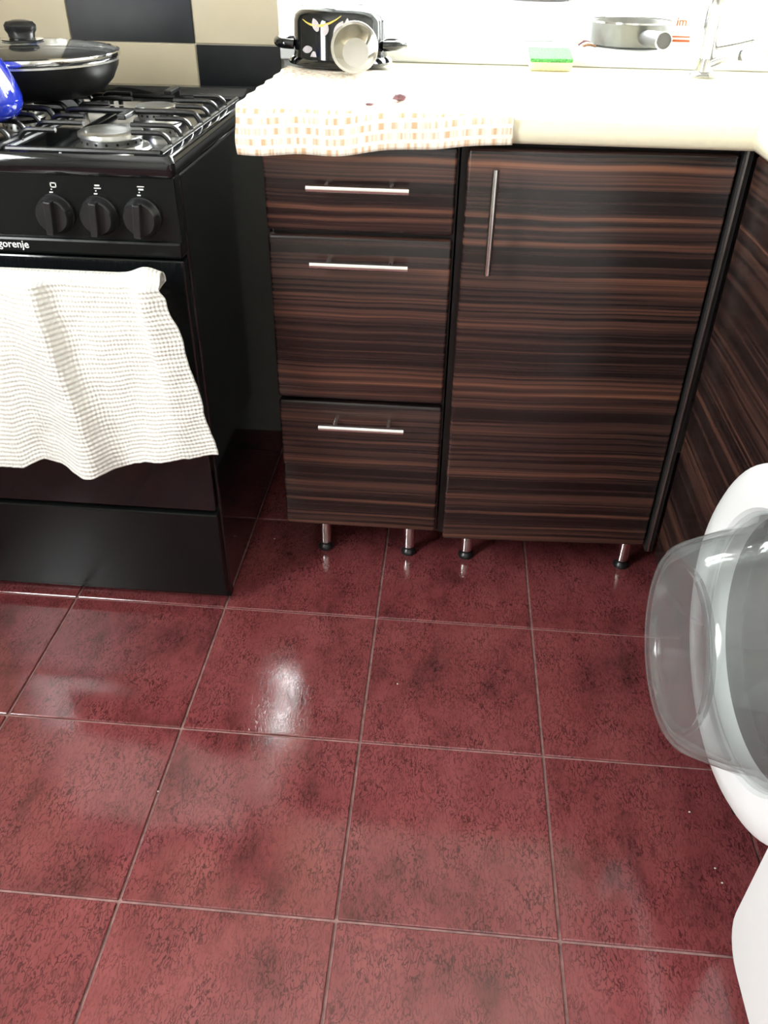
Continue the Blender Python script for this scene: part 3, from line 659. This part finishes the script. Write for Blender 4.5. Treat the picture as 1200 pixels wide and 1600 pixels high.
# steel cup leaning on the pot, mouth towards the room
cc = Vector((-.088, .448, .9235)); ax = Vector((.05, -.93, .30)).normalized()
cp = thing('steel_cup', 'small shiny steel cup lying against the upturned black pot', 'cup', (cc.x, cc.y, .882))
bm = B(); lathe(bm, [(.0, -.040), (.022, -.040), (.0245, -.038), (.031, -.020), (.0375, -.002), (.041, .0), (.0415, .001), (.041, .002), (.0365, .0005), (.030, -.019), (.0235, -.0365), (.0, -.0375)], cc, ax, n=48)
bmesh.ops.remove_doubles(bm, verts=bm.verts[:], dist=1e-5); obj('cup_body', bm, 'steel', cp, True)
q = at_z(625, 155, .884); lump('peel', (q.x, q.y, .8815), .0095, 'mauve', 'larger dark mauve peel scrap lying on the cream towel', 'scrap', 1, .5)
q = at_z(578, 162, .884); lump('peel', (q.x, q.y, .8815), .006, 'mauve', 'tiny pale mauve peel scrap lying on the cream towel', 'scrap', 4, .3)
# sponge propped on the window sill edge
sg = thing('dish_sponge', 'green topped yellow dish sponge propped against the window sill', 'sponge', (.270, .645, .875))
MS = Matrix.Translation((.270, .650, .8785)) @ Matrix.Rotation(math.radians(11), 4, 'X') @ Matrix.Rotation(.03, 4, 'Z')
bm = B(); box(bm, (-.040, -.034, 0), (.040, .034, .016), .003, 2); bmesh.ops.transform(bm, matrix=MS, verts=bm.verts[:])
zm = min(v.co.z for v in bm.verts) - .8752; 
for v in bm.verts: v.co.z -= zm
obj('foam', bm, 'foam', sg)
bm = B(); box(bm, (-.0405, -.0345, .0155), (.0405, .0345, .022), .002, 2)
bmesh.ops.transform(bm, matrix=MS, verts=bm.verts[:])
for v in bm.verts: v.co.z -= zm
obj('scourer', bm, 'green', sg)
# small grey pan on the sill
gc = Vector((.440, .792, WZ0))
gp = thing('small_saucepan', 'small shallow grey saucepan on the window sill with its handle forward', 'pan', gc)
bm = B(); lathe(bm, [(.0, 0), (.076, 0), (.081, .004), (.083, .040), (.0855, .043), (.084, .0445), (.081, .041), (.079, .006), (.0, .004)], gc, n=56)
bmesh.ops.remove_doubles(bm, verts=bm.verts[:], dist=1e-5); obj('pan_body', bm, 'grey_pan', gp, True)
bm = B(); lathe(bm, [(.0835, .0415), (.0862, .0425), (.0858, .0455), (.0832, .0452), (.0835, .0415)], gc, n=56); obj('pan_rim', bm, 'chrome', gp, True)
h0 = at_y(1003, 58, .722); h1 = at_y(1037, 64, .600)
bm = B(); cyl(bm, h0+Vector((0, .012, 0)), h0+Vector((.003, -.004, .001)), .017, 24); obj('handle_mount', bm, 'dark_grey', gp, True)
dv = (h1-h0).normalized()
bm = B(); tube(bm, [h0, h0+dv*.02, h0+dv*.06, h1], [.010, .0125, .014, .0145], 20); hd = obj('pan_handle', bm, 'dark_grey', gp, True)
bm = B(); lathe(bm, [(.0142, -.003), (.0158, -.002), (.0158, .0015), (.0135, .002)], h1, dv, n=24); obj('handle_collar', bm, 'chrome', hd, True)
bm = B(); q = at_y(1003, 63, .71); cyl(bm, q, q+Vector((0, -.006, .001)), .004, 12); obj('screw', bm, 'chrome', gp, True)
# printed packet behind the pan
pk = thing('food_packet', 'white food packet with orange lettering standing behind the grey saucepan', 'packet', (.53, .90, WZ0))
YP = .889
xr_ = at_y(1086, 50, YP).x
bm = B(); box(bm, (.47, YP, WZ0), (xr_, YP+.05, 1.10), .006, 2); obj('packet_body', bm, 'packet', pk, True)
def pr(x0, y0, x1, y1, mat, name):
    a = at_y(x0, y0, YP); b = at_y(x1, y1, YP); bm = B(); box(bm, (min(a.x, b.x), YP-.0006, min(a.z, b.z)), (max(a.x, b.x), YP+.001, max(a.z, b.z))); return obj(name, bm, mat, pk)
pr(992, 20, 1088, 22, 'pink', 'printed_line'); pr(1046, 42, 1082, 54, 'pink', 'printed_band')
pr(1046, 56, 1078, 59, 'orange', 'printed_roof'); pr(1050, 62, 1077, 66, 'orange', 'printed_wall'); pr(1048, 67, 1076, 75, 'orange', 'printed_wall'); pr(1072, 74, 1075, 79, 'orange', 'printed_post'); pr(1055, 74, 1058, 79, 'orange', 'printed_post')
a = at_y(1056, 40, YP); t = text_mesh('im', .0225, 'printed_letters', 'orange', pk, (a.x, YP-.0008, a.z), bold=True)
# white tub with dark lid at the back of the sill: only the lid's lower edge reaches the picture
q = at_y(843, 3, .80)
tb = thing('lidded_tub', 'white round tub with dark lid standing on the window sill', 'tub', (q.x, .875, WZ0))
bm = B(); lathe(bm, [(.0, 0), (.056, 0), (.060, .004), (.068, q.z-WZ0+.006)], (q.x, .875, WZ0), n=48, cap1=True); bmesh.ops.remove_doubles(bm, verts=bm.verts[:], dist=1e-5); obj('tub_body', bm, 'white_plastic', tb, True)
bm = B(); hz = q.z-WZ0; lathe(bm, [(.066, hz), (.0745, hz), (.0755, hz+.003), (.0745, hz+.02), (.06, hz+.025), (.0, hz+.026)], (q.x, .875, WZ0), n=48, cap0=True); bmesh.ops.remove_doubles(bm, verts=bm.verts[:], dist=1e-5); obj('tub_lid', bm, 'dark_grey', tb, True)
# striped wrapper scrap on the sill beside the pan
q = at_z(896, 62, WZ0); sw = thing('wrapper_scrap', 'small crumpled wrapper with pink and brown stripes beside the grey saucepan', 'wrapper', (.345, .76, WZ0))
a = Vector((.335, .76, WZ0))
for k, (mt, nm) in enumerate((('packet', 'wrapper_film'), ('pink', 'stripe'), ('mauve', 'stripe'), ('pink', 'stripe'), ('brown', 'stripe'))):
    bm = B(); c0 = a + Vector((.004*k, -.008*k, 0))
    tube(bm, smooth_path([c0+Vector((-.010, 0, .003)), c0+Vector((0, .004, .013-.002*k)), c0+Vector((.011, .002, .012-.002*k)), c0+Vector((.015, 0, .003))], 4), .0022 if k else .003, 8); obj(nm, bm, mt, sw, True)

# ------------------------------------------------------------------ washing machine
MX, MY0, MY1 = .513, -1.178, -.578
wm = thing('washing_machine', 'white front loading washing machine with its round glass door flung open', 'washing machine', (.79, -.878, 0))
# casing: outline in y-z with rounded corners extruded in x, bottom corners well rounded
def yz(y0, y1, z0, z1, x, rb, rt, n=6):
    pts = []
    for cy, cz, a0, r in ((y1-rt, z1-rt, 0, rt), (y0+rt, z1-rt, PI/2, rt), (y0+rb, z0+rb, PI, rb), (y1-rb, z0+rb, 1.5*PI, rb)):
        for k in range(n+1):
            a = a0+k*PI/2/n; pts.append(Vector((x, cy+r*math.cos(a), cz+r*math.sin(a))))
    return pts
bm = B()
loft(bm, [yz(MY0+.006, MY1-.006, .026, .844, MX, .05, .02), yz(MY0, MY1, .02, .85, MX+.006, .05, .02), yz(MY0, MY1, .02, .85, 1.08, .05, .02)], True, False, True)
# front face with a porthole
cy, cz, ro = -.885, .416, .175
fr = yz(MY0+.006, MY1-.006, .026, .844, MX, .05, .02)
n = len(fr); ringp = []
for p in fr:
    d = Vector((0, p.y-cy, p.z-cz)).normalized(); ringp.append(Vector((MX, cy, cz)) + d*ro)
loft(bm, [fr, ringp], True)
obj('casing', bm, 'white_plastic', wm, True)
bm = B(); lathe(bm, [(.176, -.001), (.176, .004), (.165, .006), (.15, -.02), (.14, -.05), (.142, -.07)], (MX, cy, cz), (-1, 0, 0), 48); obj('door_gasket', bm, 'rubber', wm, True)
bm = B(); lathe(bm, [(.142, -.07), (.23, -.09), (.23, -.36), (.0, -.37)], (MX, cy, cz), (-1, 0, 0), 48); obj('drum', bm, 'drum', wm, True)
obj('control_fascia', BX((MX-.006, MY0+.01, .735), (MX+.004, MY1-.01, .835), .003), 'white_plastic', wm)
bm = B(); lathe(bm, [(.024, 0), (.024, .014), (.021, .017), (.0, .0175)], (MX-.006, cy, .785), (-1, 0, 0), 28); obj('programme_dial', bm, 'alu', wm, True)
obj('detergent_drawer', BX((MX-.009, MY1-.19, .745), (MX-.004, MY1-.02, .825), .002), 'white_plastic', wm)
for y in (MY0+.07, MY1-.07):
    for x in (MX+.08, 1.02):
        bm = B(); cyl(bm, (x, y, 0), (x, y, .03), .02, 14); obj('foot', bm, 'plastic_black', wm, True)
# open door: swung through half a turn on its far-side hinge
dcn = Vector((.488, -.458, .416)); ax = Vector((-math.cos(.05), -math.sin(.05), 0))
bm = B(); lathe(bm, [(.159, .002), (.165, .010), (.185, .014), (.206, .011), (.216, .004), (.218, -.008), (.212, -.020), (.195, -.027), (.165, -.030), (.158, -.026), (.157, 0), (.159, .002)], dcn, ax, 80)
door = obj('door', bm, 'white_plastic', wm, True); door['label'] = 'open round white door'
bm = B(); lathe(bm, [(.160, -.020), (.12, -.024), (.06, -.027), (.0, -.028)], dcn, ax, 64); bmesh.ops.remove_doubles(bm, verts=bm.verts[:], dist=1e-5); obj('door_window', bm, 'smoke_glass', door, True)
bm = B(); lathe(bm, [(.162, .004), (.160, .007), (.155, .010), (.149, .018), (.143, .03), (.138, .045), (.133, .06), (.128, .075), (.1235, .088), (.119, .097), (.112, .1025), (.104, .104), (.097, .1005), (.092, .094), (.06, .088), (.0, .085)], dcn, ax, 80)
bmesh.ops.remove_doubles(bm, verts=bm.verts[:], dist=1e-5); o = obj('glass_bowl', bm, 'bowl_glass', door, True); o['label'] = 'clear deep glass bowl'
md = o.modifiers.new('wall', 'SOLIDIFY'); md.thickness = .006; md.offset = -1
bm = B(); box(bm, (MX-.022, -.700, .37), (MX+.002, -.665, .45), .003); obj('hinge', bm, 'alu', wm)
bm = B(); cyl(bm, (MX-.016, -.680, .36), (MX-.016, -.680, .46), .006, 12); obj('hinge_pin', bm, 'chrome', wm, True)

# crumbs on the floor
for k, (x, y) in enumerate(((621, 1069), (1077, 1269), (1117, 1357), (1128, 1380), (429, 842), (247, 1237))):
    q = at_z(x, y, 0); lump('crumb', (q.x, q.y, -.0002), .0014, 'crumb', 'tiny white crumb on the red floor tiles', 'crumb', k, .6, 'crumbs on the floor')
for o in bpy.data.objects:
    if '_o' in o.keys(): del o['_o']
